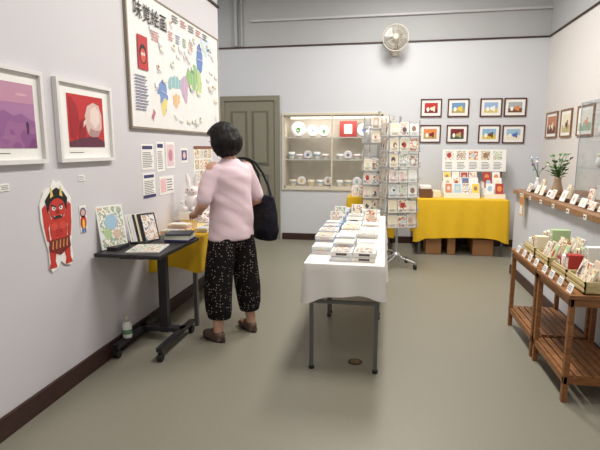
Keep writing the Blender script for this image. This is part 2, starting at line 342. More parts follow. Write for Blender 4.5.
# prefecture borders
for a,b in [((.66,.33),(.67,.44)),((.74,.35),(.75,.45)),((.80,.36),(.81,.46)),((.93,.28),(.94,.47)),((1.05,.37),(1.06,.56)),((1.12,.38),(1.12,.55)),((1.18,.40),(1.19,.6)),((1.25,.68),(1.38,.68)),((1.26,.76),(1.37,.76)),((1.28,.36),(1.30,.56)),((.48,.30),(.59,.28)),((.76,.20),(.77,.31))]:
    a=V(a);b=V(b); n_=(b-a).normalized(); n_=V((-n_.y,n_.x))*.002; c.poly([tuple(a+n_),tuple(a-n_),tuple(b-n_),tuple(b+n_)],WHITE,.0262)
random.seed(3)
for i in range(60):
    u=random.uniform(.3,1.74); w=random.uniform(.06,.86)
    if .4<u<1.46 and .2<w<.62 and random.random()<.7: continue
    m=random.choice([PAPER,CREAM,C(236,218,218),C(218,228,208),C(216,226,234),C(236,228,190),C(240,226,212),PAPER]); a=random.uniform(.03,.05)
    if i%3: c.rect(u,w,u+a,w+a*.8,m,.0265+i*.00002); 
    else: c.disc(u,w,a*.6,a*.5,m,.0265+i*.00002)
    c.lines(u,w-.03,u+a*1.6,w-.004,3,C(130,130,140),.0279)
    if i%4==0: c.disc(u+.02,w+.02,.012,.012,random.choice([C(200,90,84),C(214,150,104),C(120,160,110),C(140,110,90)]),.0280)
c.rect(.12,.42,.27,.66,C(186,56,56),.0275); c.disc(.195,.53,.055,.07,INK,.028); c.disc(.195,.52,.04,.05,C(210,90,74),.0282); c.disc(.18,.53,.01,.012,WHITE,.0284); c.disc(.21,.53,.01,.012,WHITE,.0284)
c.lines(.06,.12,.26,.38,12,C(110,115,150),.0275); c.lines(.34,.66,.50,.74,4,C(200,130,120),.0275)
for i,col in enumerate([C(200,120,114),C(120,130,170),C(130,160,120),C(200,150,110)]): c.lines(.64+i*.14,.72,.74+i*.14,.80,4,col,.0275)
for i in range(5): c.lines(.72+i*.17,.88,.85+i*.17,.945,3,[INK,C(180,90,84)][i%2],.0282)
mb.build('board',e)
def text(body,size,mat,parent,loc,rot,name):
    cu=bpy.data.curves.new(name,'FONT'); cu.body=body; cu.size=size; cu.offset=size*.006; cu.materials.append(mat)
    o=bpy.data.objects.new(name,cu); SC.collection.objects.link(o); o.rotation_euler=rot; o.parent=parent; o.location=V(loc)-parent.location; return o
text('味覚絵画',.135,BLACK,e,(XL+.0285,3.30,2.33),(math.pi/2,0,math.pi/2),'title')
def paper(name,y0,y1,z0,z1,fn,m=PAPER,d=.003):
    mb=MB(); c=Cv(mb,(XL,y0,z0),(0,1,0),(0,0,1)); c.slab(0,0,y1-y0,z1-z0,m,.0005,d); fn(c,y1-y0,z1-z0,d+.001); mb.build(name)
NAVY=C(60,62,110); TG=C(100,100,108)
def txt(c,w,h,d): c.lines(.02,h*.08,w-.02,h*.7,9,TG,d); c.rect(.02,h*.80,w-.02,h*.93,NAVY,d)
paper('notice_sheet',3.355,3.555,1.235,1.43,txt); paper('notice_sheet',3.36,3.56,1.02,1.21,lambda c,w,h,d:(txt(c,w,h,d),c.rect(.0,0,w,h*.12,NAVY,d)))
paper('notice_sheet',3.60,3.74,1.21,1.45,txt)
paper('small_print',3.77,3.94,1.23,1.45,lambda c,w,h,d:(c.rect(.02,.02,w-.02,h-.02,C(225,200,206),d),c.disc(w/2,h/2,.04,.05,C(200,140,150),d+.0005)))
paper('small_print',4.06,4.22,1.27,1.40,lambda c,w,h,d:(c.rect(.02,.02,w-.02,h-.02,C(90,90,130),d),c.disc(w/2,h/2,.03,.03,PINK,d+.0005)))
paper('small_print',3.63,3.9,1.02,1.17,lambda c,w,h,d:(c.rect(.02,.02,w*.45,h-.02,PINK,d),c.lines(w*.5,.02,w-.02,h-.02,5,TG,d)))
def cal(c,w,h,d):
    for i in range(4):
        for j in range(4): c.rect(.02+i*(w-.04)/4+.008,.02+j*(h-.04)/4+.008,.02+(i+1)*(w-.04)/4-.008,.02+(j+1)*(h-.04)/4-.008,ARTS[(i+j*2)%5],d)
    c.rect(0,h-.03,w,h,C(130,90,70),d+.0005)
paper('picture_calendar',4.36,4.86,.95,1.42,cal)
# ogre cutout
mb=MB(); c=Cv(mb,(XL,2.25,.72),(0,1,0),(0,0,1))
out=[(.03,.03),(.05,0),(.10,.02),(.125,.05),(.16,.02),(.21,.01),(.235,.05),(.225,.13),(.235,.22),(.25,.30),(.25,.40),(.20,.455),(.165,.50),(.14,.485),(.11,.51),(.08,.47),(.03,.45),(-.01,.38),(-.01,.30),(.01,.2),(.03,.13)]
N_=len(out); vs=[c.p(u,w,.001) for u,w in out]+[c.p(u,w,.008) for u,w in out]
mb.add(vs,[list(range(N_,2*N_))]+[(i,(i+1)%N_,N_+(i+1)%N_,N_+i) for i in range(N_)],PAPER)
OR=C(198,56,46); OD=C(150,34,32); d=.009
c.disc(.125,.23,.075,.09,OR,d); c.disc(.125,.16,.08,.055,OR,d+.0003)
for sgn in (-1,1):
    u=lambda q:.123+sgn*q
    c.poly([(u(.05),.29),(u(.095),.38),(u(.120),.36),(u(.115),.26),(u(.10),.18),(u(.075),.17),(u(.08),.25)][::sgn],OR,d+.0004+.0001*sgn)
    c.poly([(u(.02),.16),(u(.09),.15),(u(.085),.06),(u(.10),.025),(u(.035),.022),(u(.045),.06)][::sgn],OR,d+.0006+.0001*sgn)
    c.poly([(u(.085),.18),(u(.09),.24),(u(.084),.24),(u(.078),.18)],OD,d+.0009)
    c.poly([(u(.025),.42),(u(.040),.48),(u(.052),.41)][::sgn],C(225,200,120),d+.002)
    c.disc(u(.03),.352,.015,.012,WHITE,d+.0023); c.disc(u(.028),.352,.006,.006,INK,d+.0026); c.poly([(u(.01),.362),(u(.05),.378),(u(.05),.368),(u(.01),.354)],INK,d+.0026)
    c.disc(u(.035),.25,.028,.022,C(210,76,62),d+.0011)
c.poly([(.045,.33),(.03,.40),(.07,.44),(.125,.465),(.18,.44),(.215,.40),(.20,.33),(.18,.36),(.06,.36)],BLACK,d+.0012)
c.disc(.123,.345,.068,.06,OR,d+.0016); c.disc(.123,.33,.015,.012,OD,d+.0024); c.poly([(.08,.31),(.165,.31),(.15,.292),(.095,.292)],INK,d+.0024); c.poly([(.09,.31),(.10,.31),(.095,.302)],WHITE,d+.0027); c.poly([(.145,.31),(.155,.31),(.15,.302)],WHITE,d+.0027)
c.poly([(.04,.18),(.21,.18),(.215,.12),(.16,.10),(.123,.085),(.09,.10),(.035,.12)],C(120,42,36),d+.002)
for k in range(5): c.poly([(.055+k*.03,.13),(.065+k*.03,.125),(.072+k*.03,.172),(.064+k*.03,.172)],C(214,150,90),d+.0024)
for k in range(3): c.rect(.095,.20+k*.014,.152,.203+k*.014,OD,d+.002)
mb.build('ogre_cutout')
mb=MB(); c=Cv(mb,(XL,2.565,.885),(0,1,0),(0,0,1))
c.slab(.01,.01,.075,.17,PAPER,.0005,.004); c.disc(.042,.13,.03,.03,C(90,80,130),.005); c.disc(.042,.13,.02,.02,C(225,180,160),.0055); c.disc(.042,.07,.03,.045,OR,.005); c.disc(.042,.06,.012,.03,YEL,.0055); c.disc(.03,.02,.01,.015,BLUE,.0055); c.disc(.055,.02,.01,.015,BLUE,.0055); mb.build('character_cutout')
# ------------------------------------------------------------ tables
def drape(mb,x0,x1,y0,y1,z,drop,m,amp=.012,k=38,flare=.03,hem=.012,out=.012):
    pts=[]; st=.03
    def seg(a,b,n,nn): 
        for i in range(n): pts.append((V(a).lerp(V(b),i/n),V(nn)))
    cs=[((x0,y0),(x1,y0),(0,-1)),((x1,y0),(x1,y1),(1,0)),((x1,y1),(x0,y1),(0,1)),((x0,y1),(x0,y0),(-1,0))]
    for a,b,nn in cs:
        L=(V(b)-V(a)).length; n=max(2,int(L/st)); seg(a,b,n,nn)
    n=len(pts); rows=10; vs=[]
    for rr in range(rows+1):
        t=rr/rows; s=0
        for i,(p,nn) in enumerate(pts):
            pp=pts[i-1][1]; cor=nn
            if pp!=nn: cor=(nn+pp)
            dc=min((p-V(q)).length for q in [(x0,y0),(x1,y0),(x1,y1),(x0,y1)])
            fl=flare*math.exp(-(dc/.07)**2)
            s+=st; off=t*(out+amp*(1+math.sin(k*s+1.3*math.sin(3*s)))*.5+fl)+.004
            o=p+cor*off
            zz=z-drop*t*(1+hem/drop*math.sin(5*s+1)) - (.05*t*math.exp(-(dc/.09)**2))
            if rr==0: zz=z; o=p+cor*.001
            vs.append((o.x,o.y,zz))
    fs=[(r_*n+i,r_*n+(i+1)%n,(r_+1)*n+(i+1)%n,(r_+1)*n+i)[::-1] for r_ in range(rows) for i in range(n)]
    mb.add(vs,fs,m,True); mb.add(vs[:n],[list(range(n))],m)
CLW=C(232,230,226,.8,name='white_cloth',var=.03); CLY=C(234,188,30,.8,name='yellow_cloth',var=.05)
e=empty('display_table',(-.23,3.9,0)); X0,X1,Y0,Y1=-.475,0.01,2.82,5.0
mb=MB(); mb.box((X0,Y0,.67),(X1,Y1,.70),C(180,170,150)); mb.build('tabletop',e)
mb=MB(); LG=C(112,114,116,.35,.7,name='table_leg_metal')
for y in (2.88,3.86,3.96,4.95):
    for x in (X0+.04,X1-.04): mb.box((x-.012,y-.012,.012),(x+.012,y+.012,.67),LG); mb.lathe((x,y,0),[(.018,0),(.018,.018),(.013,.022)],BLACK,10)
    mb.box((X0+.04,y-.01,.44),(X1-.04,y+.01,.46),LG); mb.box((X0+.04,y-.01,.64),(X1-.04,y+.01,.668),LG)
mb.build('legs',e)
mb=MB(); drape(mb,X0,X1,Y0,Y1,.705,.175,CLW,amp=.022,k=26,flare=-.010,hem=.028,out=.004); mb.build('tablecloth',e)
random.seed(11)
mb=MB(); zt=.706
def stack(mb,x,y,w,l,h,n,z,cols=None,rot=0,tops=None):
    for i in range(n):
        a=rot+random.uniform(-.03,.03); dx=random.uniform(-.003,.003)
        U=V((math.cos(a),math.sin(a),0)); W=V((-math.sin(a),math.cos(a),0)); th=h/n
        mb.obox((x+dx,y,z+th*(i+.5)),U*w/2,W*l/2,V((0,0,th/2*.88)),random.choice(cols or [PAPER,PAPER,CREAM,WHITE]))
        mb.obox((x+dx,y,z+th*(i+.5)),U*(w/2*.5),W*(l/2+.0008),V((0,0,th/2*.45)),random.choice(PALE))
    m=random.choice(tops or MAPP); zz=z+h
    mb.obox((x,y,zz+.001),U*w*.40,W*l*.40,V((0,0,.001)),m)
rows=[2.98,3.16,3.34,3.52,3.70,3.88,4.06,4.24,4.42,4.60,4.78]
skip={(6,0),(8,0),(9,1),(7,2)}
BXC=[WHITE,WHITE,PAPER,PAPER,C(224,226,228),C(232,226,216),C(214,218,224)]
for ri,y in enumerate(rows):
    for ci,x in enumerate([-.40,-.255,-.11]):
        if (ri==0 and ci==0) or (ri,ci) in skip: continue
        h=random.choice([.05,.065,.08,.09]) if ri>0 else .06
        cl=BXC
        if ci==0 and ri>=3: h=.10; cl=[C(150,170,200),WHITE,LBLUE]
        stack(mb,x+random.uniform(-.004,.004),y,.134,.158,h,max(2,int(h/.026)),zt,rot=random.uniform(-.02,.02),cols=cl,tops=[ARTS[0],ARTS[2],ARTS[3],WHITE,PAPER,PALE[2],PALE[3],ARTS[4]])
mb.build('postcard_set_stacks')
mb=MB(); random.seed(5); xs=[-.40,-.255,-.11]
for i,(ri,ci) in enumerate(sorted(skip)):
    x,y=xs[ci],rows[ri]; c=Cv(mb,(x-.055,y-.02,zt+.005),(1,0,0),(0,.25,.96)); c.slab(0,0,.11,.16,PAPER,-.004,.004); c.rect(.01,.01,.10,.15,ARTS[i],.005); c.disc(.055,.08,.03,.035,PALE[i],.0055)
    mb.box((x-.05,y-.03,zt),(x+.05,y+.05,zt+.006),PAPER)
mb.build('tabletop_card_signs')
def ytable(name,x0,x1,y0,y1,z,drop):
    e=empty(name,((x0+x1)/2,(y0+y1)/2,0))
    mb=MB(); mb.box((x0,y0,z-.035),(x1,y1,z-.006),PINE)
    for x in (x0+.05,x1-.05):
        for y in (y0+.05,y1-.05): mb.box((x-.015,y-.015,0),(x+.015,y+.015,z-.035),LG)
    mb.build('frame',e); mb=MB(); drape(mb,x0,x1,y0,y1,z,drop,CLY,amp=.024,k=26,flare=.01,out=.006); mb.build('yellow_cloth',e); return e
ytable('cloth_covered_table',.42,1.56,6.42,7.1,.74,.5)
ytable('cloth_covered_table',-.5,.12,6.5,7.1,.74,.5)
mb=MB()
for x0,x1 in [(.56,.76),(.84,.94),(1.16,1.42)]: mb.box((x0,6.5,0),(x1,6.95,.215),C(170,122,78,.5,name='block_wood'),.006)
mb.build('wooden_base_blocks')
mb=MB(); c=Cv(mb,(.78,7.0,1.08),(1,0,0),(0,.12,.99)); c.slab(0,0,.84,.30,PAPER,0,.015)
for i in range(5): c.rect(.03+i*.16,.16,.15+i*.16,.28,[ARTS[0],ARTS[3],ARTS[1],ARTS[4],ARTS[2]][i],.016); c.disc(.09+i*.16,.22,.03,.035,[PALE[8],PALE[5],PALE[2],PALE[7],PALE[6]][i],.0165); c.lines(.04+i*.16,.03,.15+i*.16,.13,5,TG,.016)
mb.box((.80,7.0,.741),(.84,7.04,1.1),BROWN); mb.box((1.54,7.0,.741),(1.58,7.04,1.1),BROWN); mb.build('display_board')
mb=MB(); random.seed(9)
bk=[YEL,CREAM,C(176,60,50),ARTS[1],CREAM,ARTS[4],C(96,120,170),PAPER,C(200,130,100),LBLUE,ARTS[3],YEL]
for st in range(3):
    mb.box((.78,6.88-st*.12,.741),(1.24,6.99-st*.12,.741+.20-st*.07),PAPER)
    mb.box((1.30,6.88-st*.12,.741),(1.56,6.99-st*.12,.741+.20-st*.07),PAPER)
    for i in range(4): 
        c=Cv(mb,(.79+i*.115,6.90-st*.12,.741+.20-st*.07),(1,0,0),(0,.3,.95)); c.slab(0,0,.1,.14,PAPER,0,.006); c.rect(.008,.008,.092,.132,bk[(st*4+i)%12],.007); c.disc(.05,.07,.022,.03,random.choice(PALE),.0075)
    for i in range(2):
        c=Cv(mb,(1.315+i*.12,6.90-st*.12,.741+.20-st*.07),(1,0,0),(0,.3,.95)); c.slab(0,0,.1,.14,random.choice([C(176,60,50),CREAM,PAPER]),0,.006); c.disc(.05,.07,.03,.04,random.choice([ORG,LBLUE,CREAM]),.007)
mb.build('stepped_book_display')
mb=MB(); mb.box((.46,6.6,.741),(.62,6.85,.86),BROWN,.005); mb.box((.64,6.65,.741),(.74,6.85,.83),CREAM,.004); mb.box((.47,6.61,.86),(.61,6.84,.9),PAPER,.004); mb.build('gift_boxes')
mb=MB()
for i in range(5): 
    x=-.44+i*.1; c=Cv(mb,(x,6.62+.02*(i%2),.741),(1,0,0),(0,.25,.97)); c.slab(0,0,.09,.16,PAPER,0,.01); c.rect(.01,.01,.08,.15,ARTS[i],.011)
mb.box((-.46,6.66,.741),(.06,6.8,.84),WHITE); mb.build('book_row')
# ------------------------------------------------------------ postcard racks
WIRE=C(200,202,205,.3,.8,name='rack_wire')
def rack(cx,cy,rot,z0,rows_,sp,cw,seed,hw=.21):
    random.seed(seed); e=empty('revolving_postcard_rack',(cx,cy,0),rot)
    mb=MB(); mb.tube([(0,0,.06),(0,0,z0+rows_*sp+.05)],.014,WIRE)
    for k in range(4):
        a=k*math.pi/2+math.pi/4; d_=V((math.cos(a),math.sin(a),0))
        mb.tube([(0,0,.16),d_*.08+V((0,0,.11)),d_*.25+V((0,0,.075))],.013,WIRE,8)
        p=d_*.25; mb.tube([p+V((-.014,0,.03)),p+V((.014,0,.03))],.03,BLACK,14); mb.tube([p+V((0,0,.075)),p+V((0,0,.04))],.01,WIRE,8)
    mb.lathe((0,0,.12),[(.05,0),(.05,.03),(.02,.06)],WIRE,16); mb.build('stand',e,False)
    mb=MB(); mc=MB()
    for k in range(4):
        R=Matrix.Rotation(k*math.pi/2,4,'Z'); mb.T=R; mc.T=R
        for i in range(4):
            u=-hw+.01+i*(2*hw-.02)/3
            mb.tube([(u,-hw,z0-.02),(u,-hw,z0+rows_*sp)],.003,WIRE,5)
        for r in range(rows_):
            z=z0+r*sp
            mb.tube([(-hw,-hw-.025,z),(hw,-hw-.025,z)],.003,WIRE,5); mb.tube([(-hw,-hw-.03,z+.04),(hw,-hw-.03,z+.04)],.003,WIRE,5)
            mb.tube([(-hw,-hw,z+.01),(hw,-hw,z+.01)],.003,WIRE,5)
            if k==0: 
                for sx in (-1,1): mb.tube([(0,0,z),(sx*hw,-hw,z)],.003,WIRE,5); mb.tube([(0,0,z),(sx*hw,hw,z)],.003,WIRE,5)
            for i in range(3):
                if random.random()<.04: continue
                u=-hw+.012+i*(2*hw-.02)/3; w=cw*random.uniform(.92,1.0); hh=.148*random.choice([1,1,.97,.9])
                c=Cv(mc,(u,-hw-.018,z+.004),(1,0,0),(0,.14,.99)); c.slab(0,0,w,hh,PAPER,-.004,.002)
                b=.008; m=random.choice(ARTS+[PAPER,CREAM,CREAM,PALE[3],PALE[2],PALE[0],PALE[5],PALE[1]]); c.rect(b,b,w-b,hh-b,m,.003)
                q=random.choice(PALE); c.disc(w*random.uniform(.4,.6),hh*random.uniform(.35,.6),w*.24,hh*.22,q,.0036)
                if random.random()<.6: c.disc(w*random.uniform(.3,.7),hh*random.uniform(.3,.7),w*.12,hh*.1,random.choice([WHITE,PALE[1],INK,PALE[8],CREAM]),.0042)
                c.lines(w*.2,hh*.08,w*.8,hh*.2,2,TG,.0038)
    mb.build('wire_frame',e,False); mc.build('postcards',e,False)
rack(.155,5.72,.25,.50,7,.172,.108,21,.175)
rack(-.09,6.12,-.2,.62,7,.168,.096,33,.155)
# ------------------------------------------------------------ counter right
e=empty('display_counter',(1.76,2.5,0)); yE=5.66; XC=XR-.003
mb=MB(); mb.box((1.43,YF+.02,0),(XC,yE-.03,.91),C(206,208,214,.7,name='counter_panel',var=.02)); mb.build('panel',e)
mb=MB(); mb.box((1.415,YF+.02,0),(1.43,yE-.03,.1),BASE); mb.box((1.43,yE-.03,0),(XC,yE-.015,.1),BASE); mb.build('kickboard',e)
mb=MB(); pts=[(XC,YF+.02),(XC,yE)]+[(1.46+.07*math.cos(a),yE-.07+.07*math.sin(a)) for a in [math.pi/2+k*math.pi/12 for k in range(7)]]+[(1.39,YF+.02)]
n=len(pts); mb.add([(x,y,.91) for x,y in pts]+[(x,y,.95) for x,y in pts],[list(range(n)),list(range(n,2*n))[::-1]]+[(i,(i+1)%n,n+(i+1)%n,n+i) for i in range(n)],OAK); mb.build('countertop',e)
zc=.951
AC=glassy('acrylic',(246,248,249),.05); mb=MB(); a0,a1,b0,b1,h0,h1=1.72,2.09,4.1,4.80,zc,1.80
EG=C(196,204,210,.2)
for p,q in [((a0,b0,h0),(a0+.004,b1,h1)),((a1-.004,b0,h0),(a1,b1,h1)),((a0,b0,h0),(a1,b0+.004,h1)),((a0,b1-.004,h0),(a1,b1,h1)),((a0,b0,h1),(a1,b1,h1+.004))]: mb.box(p,q,AC)
for x in (a0,a1-.007):
    for y in (b0,b1-.007): mb.box((x,y,h0),(x+.007,y+.007,h1),EG)
for z in (h0,h1-.004):
    mb.box((a0,b0,z),(a0+.007,b1,z+.007),EG); mb.box((a0,b1-.007,z),(a1,b1,z+.007),EG); mb.box((a0,b0,z),(a1,b0+.007,z+.007),EG)
for z in (1.22,1.50): mb.box((a0+.01,b0+.01,z),(a1-.01,b1-.01,z+.006),AC)
PAS=[C(226,206,190),C(200,208,214),C(222,200,198),C(206,214,192),C(236,236,230)]
for zz in (1.226,1.506):
    for i in range(5): mb.ell((1.87+.03*(i%2),4.22+i*.12,zz+.05),(.03,.03,.05),PAS[i]); mb.ell((1.87+.03*(i%2),4.22+i*.12,zz+.11),.022,CREAM)
for i in range(5): mb.box((1.84,4.18+i*.12,h0+.001),(1.94,4.26+i*.12,h0+.10+.03*(i%2)),MAPP[i+3])
mb.build('acrylic_display_case')
PX,PY=1.64,5.0
e=empty('potted_leafy_plant',(PX,PY,zc)); mb=MB()
mb.lathe((PX,PY,zc),[(.03,0),(.045,.01),(.05,.06),(.035,.12),(.03,.15),(.036,.17),(.03,.17),(.025,.12)],C(176,150,120,.3),20); mb.build('vase',e)
mb=MB(); random.seed(4); LF=C(70,116,56,.4,var=.2); ST=C(90,120,60)
for i in range(28):
    a=random.uniform(0,6.28); r=random.uniform(.02,.09); h=random.uniform(.20,.40); b=V((PX,PY,zc+.14)); t=V((PX+r*math.cos(a),PY+r*math.sin(a),zc+h)); mb.tube([b,b.lerp(t,.5)+V((0,0,.02)),t],.002,ST,5)
    for f_,l in ((1,.06),(.75,.05),(.5,.05)):
        a2=a+random.uniform(-1.2,1.2); dd_=V((math.cos(a2),math.sin(a2),random.uniform(.1,.8))).normalized(); sd=dd_.cross(V((0,0,1))).normalized(); q=b.lerp(t,f_)
        mb.add([q,q+dd_*l*.45+sd*.018+V((0,0,.008)),q+dd_*l,q+dd_*l*.45-sd*.018+V((0,0,.008))],[(0,1,2,3)],LF)
mb.build('foliage',e)
e=empty('flower_vase',(1.6,5.48,zc)); mb=MB(); mb.lathe((1.6,5.48,zc),[(.025,0),(.04,.03),(.03,.08),(.015,.12),(.02,.14)],C(220,220,225,.2),16); mb.build('vase',e)
mb=MB()
for i in range(13):
    a=random.uniform(0,6.28); t=V((1.6+.09*math.cos(a),5.48+.09*math.sin(a),zc+random.uniform(.22,.36))); mb.tube([(1.6,5.48,zc+.12),(1.6+.02*math.cos(a),5.48+.02*math.sin(a),zc+.2),t],.0018,ST,5); mb.ell(t,.012,random.choice([LBLUE,PURP,WHITE,LGREEN]),8)
mb.build('flowers',e)
mb=MB(); random.seed(14)
y=5.36; k=0
while y>2.6:
    x=1.46+random.uniform(0,.03); w=random.uniform(.09,.13); hh=random.uniform(.06,.10); k+=1
    c=Cv(mb,(x,y,zc+.006),(0,-1,0),(.35,0,.93)); c.slab(0,0,w,hh,PAPER,-.004,.002); c.rect(.008,.008,w-.008,hh-.008,random.choice(MAPP),.003); c.disc(w*.5,hh*.5,w*.2,hh*.25,random.choice(PALE),.0035)
    mb.box((x+.03,y-w+.01,zc),(x+.05,y-.01,zc+hh*.3),BROWN)
    if not(4.85<y<5.25) and k%2:
        c=Cv(mb,(x+.12,y,zc+.006),(0,-1,0),(.2,0,.98)); c.slab(0,0,w*.9,hh*1.5,random.choice([PAPER,CREAM]),-.02,.0); c.rect(.01,.01,w*.9-.01,hh*1.5-.01,random.choice(MAPP),.001)
    y-=w+random.uniform(.03,.12)
mb.build('counter_postcards')
mb=MB(); y=5.3
while y>2.5: mb.box((1.383,y-.05,.905),(1.389,y,.94),PAPER); mb.box((1.3815,y-.04,.918),(1.383,y-.01,.93),TG); y-=.33
mb.build('price_tags')
mb=MB(); c=Cv(mb,(1.382,5.25,.72),(0,-1,0),(0,0,1)); c.slab(0,0,.12,.2,C(220,176,110),0,.006); c.rect(.015,.015,.105,.1,PAPER,.007); c.rect(.015,.12,.105,.185,C(206,120,70),.007); mb.box((1.383,5.18,.9),(1.388,5.20,.95),PAPER); mb.build('hanging_sign')
# ------------------------------------------------------------ low wood shelves
def lowshelf(y0,y1,x0=1.0,x1=1.36,H_=.60):
    e=empty('wooden_shelf_stand',((x0+x1)/2,(y0+y1)/2,0)); mb=MB(); t=.028
    for x in (x0,x1-t):
        for y in (y0,y1-t): mb.box((x,y,0),(x+t,y+t,H_),PINE)
    mb.box((x0-.01,y0-.01,H_),(x1+.01,y1+.01,H_+.02),PINE)
    for z in (H_-.045,.11):
        mb.box((x0+.003,y0,z),(x0+.02,y1,z+.04),PINE); mb.box((x1-.02,y0,z),(x1-.003,y1,z+.04),PINE); mb.box((x0,y0+.003,z),(x1,y0+.02,z+.04),PINE); mb.box((x0,y1-.02,z),(x1,y1-.003,z+.04),PINE)
    n=7; 
    for i in range(n): 
        a=x0+.02+(x1-x0-.04)*i/n; mb.box((a,y0+.005,.15),(a+(x1-x0-.04)/n-.012,y1-.005,.162),PINE)
    mb.build('shelf_frame',e)
lowshelf(3.30,3.92); lowshelf(2.70,3.26)
WK=C(206,190,140,.7,var=.25,scale=60,bump=.5,name='wicker')
def basket(mb,x0,x1,y0,y1,z,h):
    t=.008
    for i in range(5):
        zz=z+h*i/5; o=.003*(i%2); mb.box((x0-o,y0-o,zz),(x0+t,y1+o,zz+h/5*.9),WK); mb.box((x1-t,y0-o,zz),(x1+o,y1+o,zz+h/5*.9),WK); mb.box((x0,y0-o,zz),(x1,y0+t,zz+h/5*.9),WK); mb.box((x0,y1-t,zz),(x1,y1+o,zz+h/5*.9),WK)
    mb.box((x0,y0,z),(x1,y1,z+.006),WK)
random.seed(8); zt2=.621
# front baskets: cards facing the aisle; tall red/white boxes in one
for bi,(y0,y1) in enumerate([(2.72,2.98),(3.0,3.24),(3.32,3.58),(3.62,3.88)]):
    mb=MB(); basket(mb,1.07,1.34,y0,y1,zt2,.07)
    if bi in (1,3):
        n=3
        for i in range(n):
            yy=y0+.02+(y1-y0-.04)*i/n; w=(y1-y0-.04)/n-.008; hh=.15-.02*i
            m=[C(176,50,48),PAPER,C(160,60,60)][i] if bi==1 else [CREAM,GOLD,PAPER][i]
            mb.box((1.09,yy,zt2+.007),(1.17,yy+w,zt2+hh),m,.003); mb.box((1.0885,yy+.01,zt2+.06),(1.09,yy+w-.01,zt2+hh-.02),ARTS[i],0)
            mb.box((1.19,yy,zt2+.007),(1.31,yy+w,zt2+hh+.05),random.choice([PAPER,CREAM,LGREEN,PALE[5]]),.003); mb.box((1.1885,yy+.01,zt2+.1),(1.19,yy+w-.01,zt2+hh+.04),ARTS[(i+2)%5],0)
    else:
        for i in range(3):
            for j in range(3):
                yy=y0+.02+(y1-y0-.04)*j/3; w=(y1-y0-.04)/3-.006
                c=Cv(mb,(1.09+i*.075,yy+w,zt2+.008+i*.02),(0,-1,0),(.35,0,.93)); hh=random.uniform(.12,.16)
                c.slab(0,0,w,hh,random.choice([PAPER,CREAM,GOLD,PALE[3]]),-.012,0); c.rect(.006,.006,w-.006,hh-.006,random.choice(ARTS+[LGREEN,PALE[1]]),.001); c.disc(w/2,hh*.55,w*.25,hh*.2,random.choice(PALE),.0016)
    mb.build('wicker_card_basket')
mb=MB()
for i,y in enumerate([2.75,2.9,3.05,3.18,3.36,3.5,3.64,3.8]):
    c=Cv(mb,(1.005,y+.04,zt2),(0,-1,0),(.3,0,.95)); c.slab(0,0,.07,.05,PAPER,-.002,.0); c.lines(.008,.01,.062,.04,3,TG,.001)
mb.build('shelf_price_cards')
# ------------------------------------------------------------ black castor table
e=empty('wheeled_side_table',(-1.58,3.0,0)); DKM=C(34,33,36,.45,name='black_laminate'); mb=MB()
mb.box((-1.78,2.66,.725),(-1.34,3.30,.75),DKM,.006); mb.build('tabletop',e)
mb=MB(); mb.box((-1.60,3.14,.06),(-1.54,3.19,.725),CHAR); mb.box((-1.76,3.13,.07),(-1.42,3.20,.10),CHAR)
mb.box((-1.66,2.75,.70),(-1.50,3.2,.725),CHAR)
for x in (-1.745,-1.435):
    mb.box((x-.02,2.78,.07),(x+.02,3.34,.10),CHAR)
    for y in (2.80,3.32): mb.tube([(x-.015,y,.028),(x+.015,y,.028)],.028,BLACK,16); mb.box((x-.01,y-.012,.03),(x+.01,y+.012,.075),BLACK)
mb.build('pedestal_base',e)
mb=MB(); mb.lathe((-1.735,2.92,.101),[(.03,0),(.032,.01),(.032,.09),(.02,.11),(.014,.115)],C(225,228,225,.3),18); mb.lathe((-1.735,2.92,.216),[(.017,0),(.017,.03),(.01,.035)],C(190,190,180),14); mb.box((-1.76,2.913,.25),(-1.72,2.927,.262),C(190,190,180)); mb.lathe((-1.735,2.92,.13),[(.0325,0),(.033,.002),(.033,.03),(.0325,.032)],C(90,140,104),18); mb.build('spray_bottle')
mb=MB(); zt3=.751
c=Cv(mb,(-1.76,2.73,zt3+.005),V((.35,.94,0)),V((-.15,.05,.98))); c.slab(0,0,.20,.28,PAPER,-.008,.0); c.rect(.01,.01,.19,.27,ARTS[2],.0005); c.disc(.1,.17,.05,.05,LBLUE,.001); c.disc(.13,.09,.03,.03,PALE[1],.001); c.disc(.06,.1,.03,.035,LGREEN,.001)
mb.box((-1.75,2.76,zt3),(-1.68,2.92,zt3+.02),CHAR); mb.build('brochure_stand')
mb=MB(); random.seed(2)
for i in range(7):
    c=Cv(mb,(-1.70+.012*i,2.98+.01*i,zt3+.003),V((.5,.86,0)),V((-.25,.1,.96))); c.slab(0,0,.12,.20,random.choice([PAPER,CREAM,CHAR,PALE[2]]),-.004,.0)
    if i==0 or i==6: c.rect(.01,.01,.11,.19,ARTS[0],.0005)
mb.box((-1.71,2.98,zt3),(-1.60,3.10,zt3+.012),CHAR); mb.build('leaflet_rack')
mb=MB()
mb.obox((-1.50,2.83,zt3+.006),V((.10,.02,0)),V((-.02,.12,0)),V((0,0,.005)),PAPER); mb.obox((-1.50,2.83,zt3+.0115),V((.09,.018,0)),V((-.018,.11,0)),V((0,0,.0005)),ARTS[2]); mb.build('open_guestbook')
mb=MB()
for i in range(4): mb.obox((-1.43,3.17,zt3+.008+i*.014),V((.085,.006*i,0)),V((-.006*i,.08,0)),V((0,0,.0065)),[NAVY,PAPER,PALE[6],C(70,74,84)][i])
mb.build('book_stack')
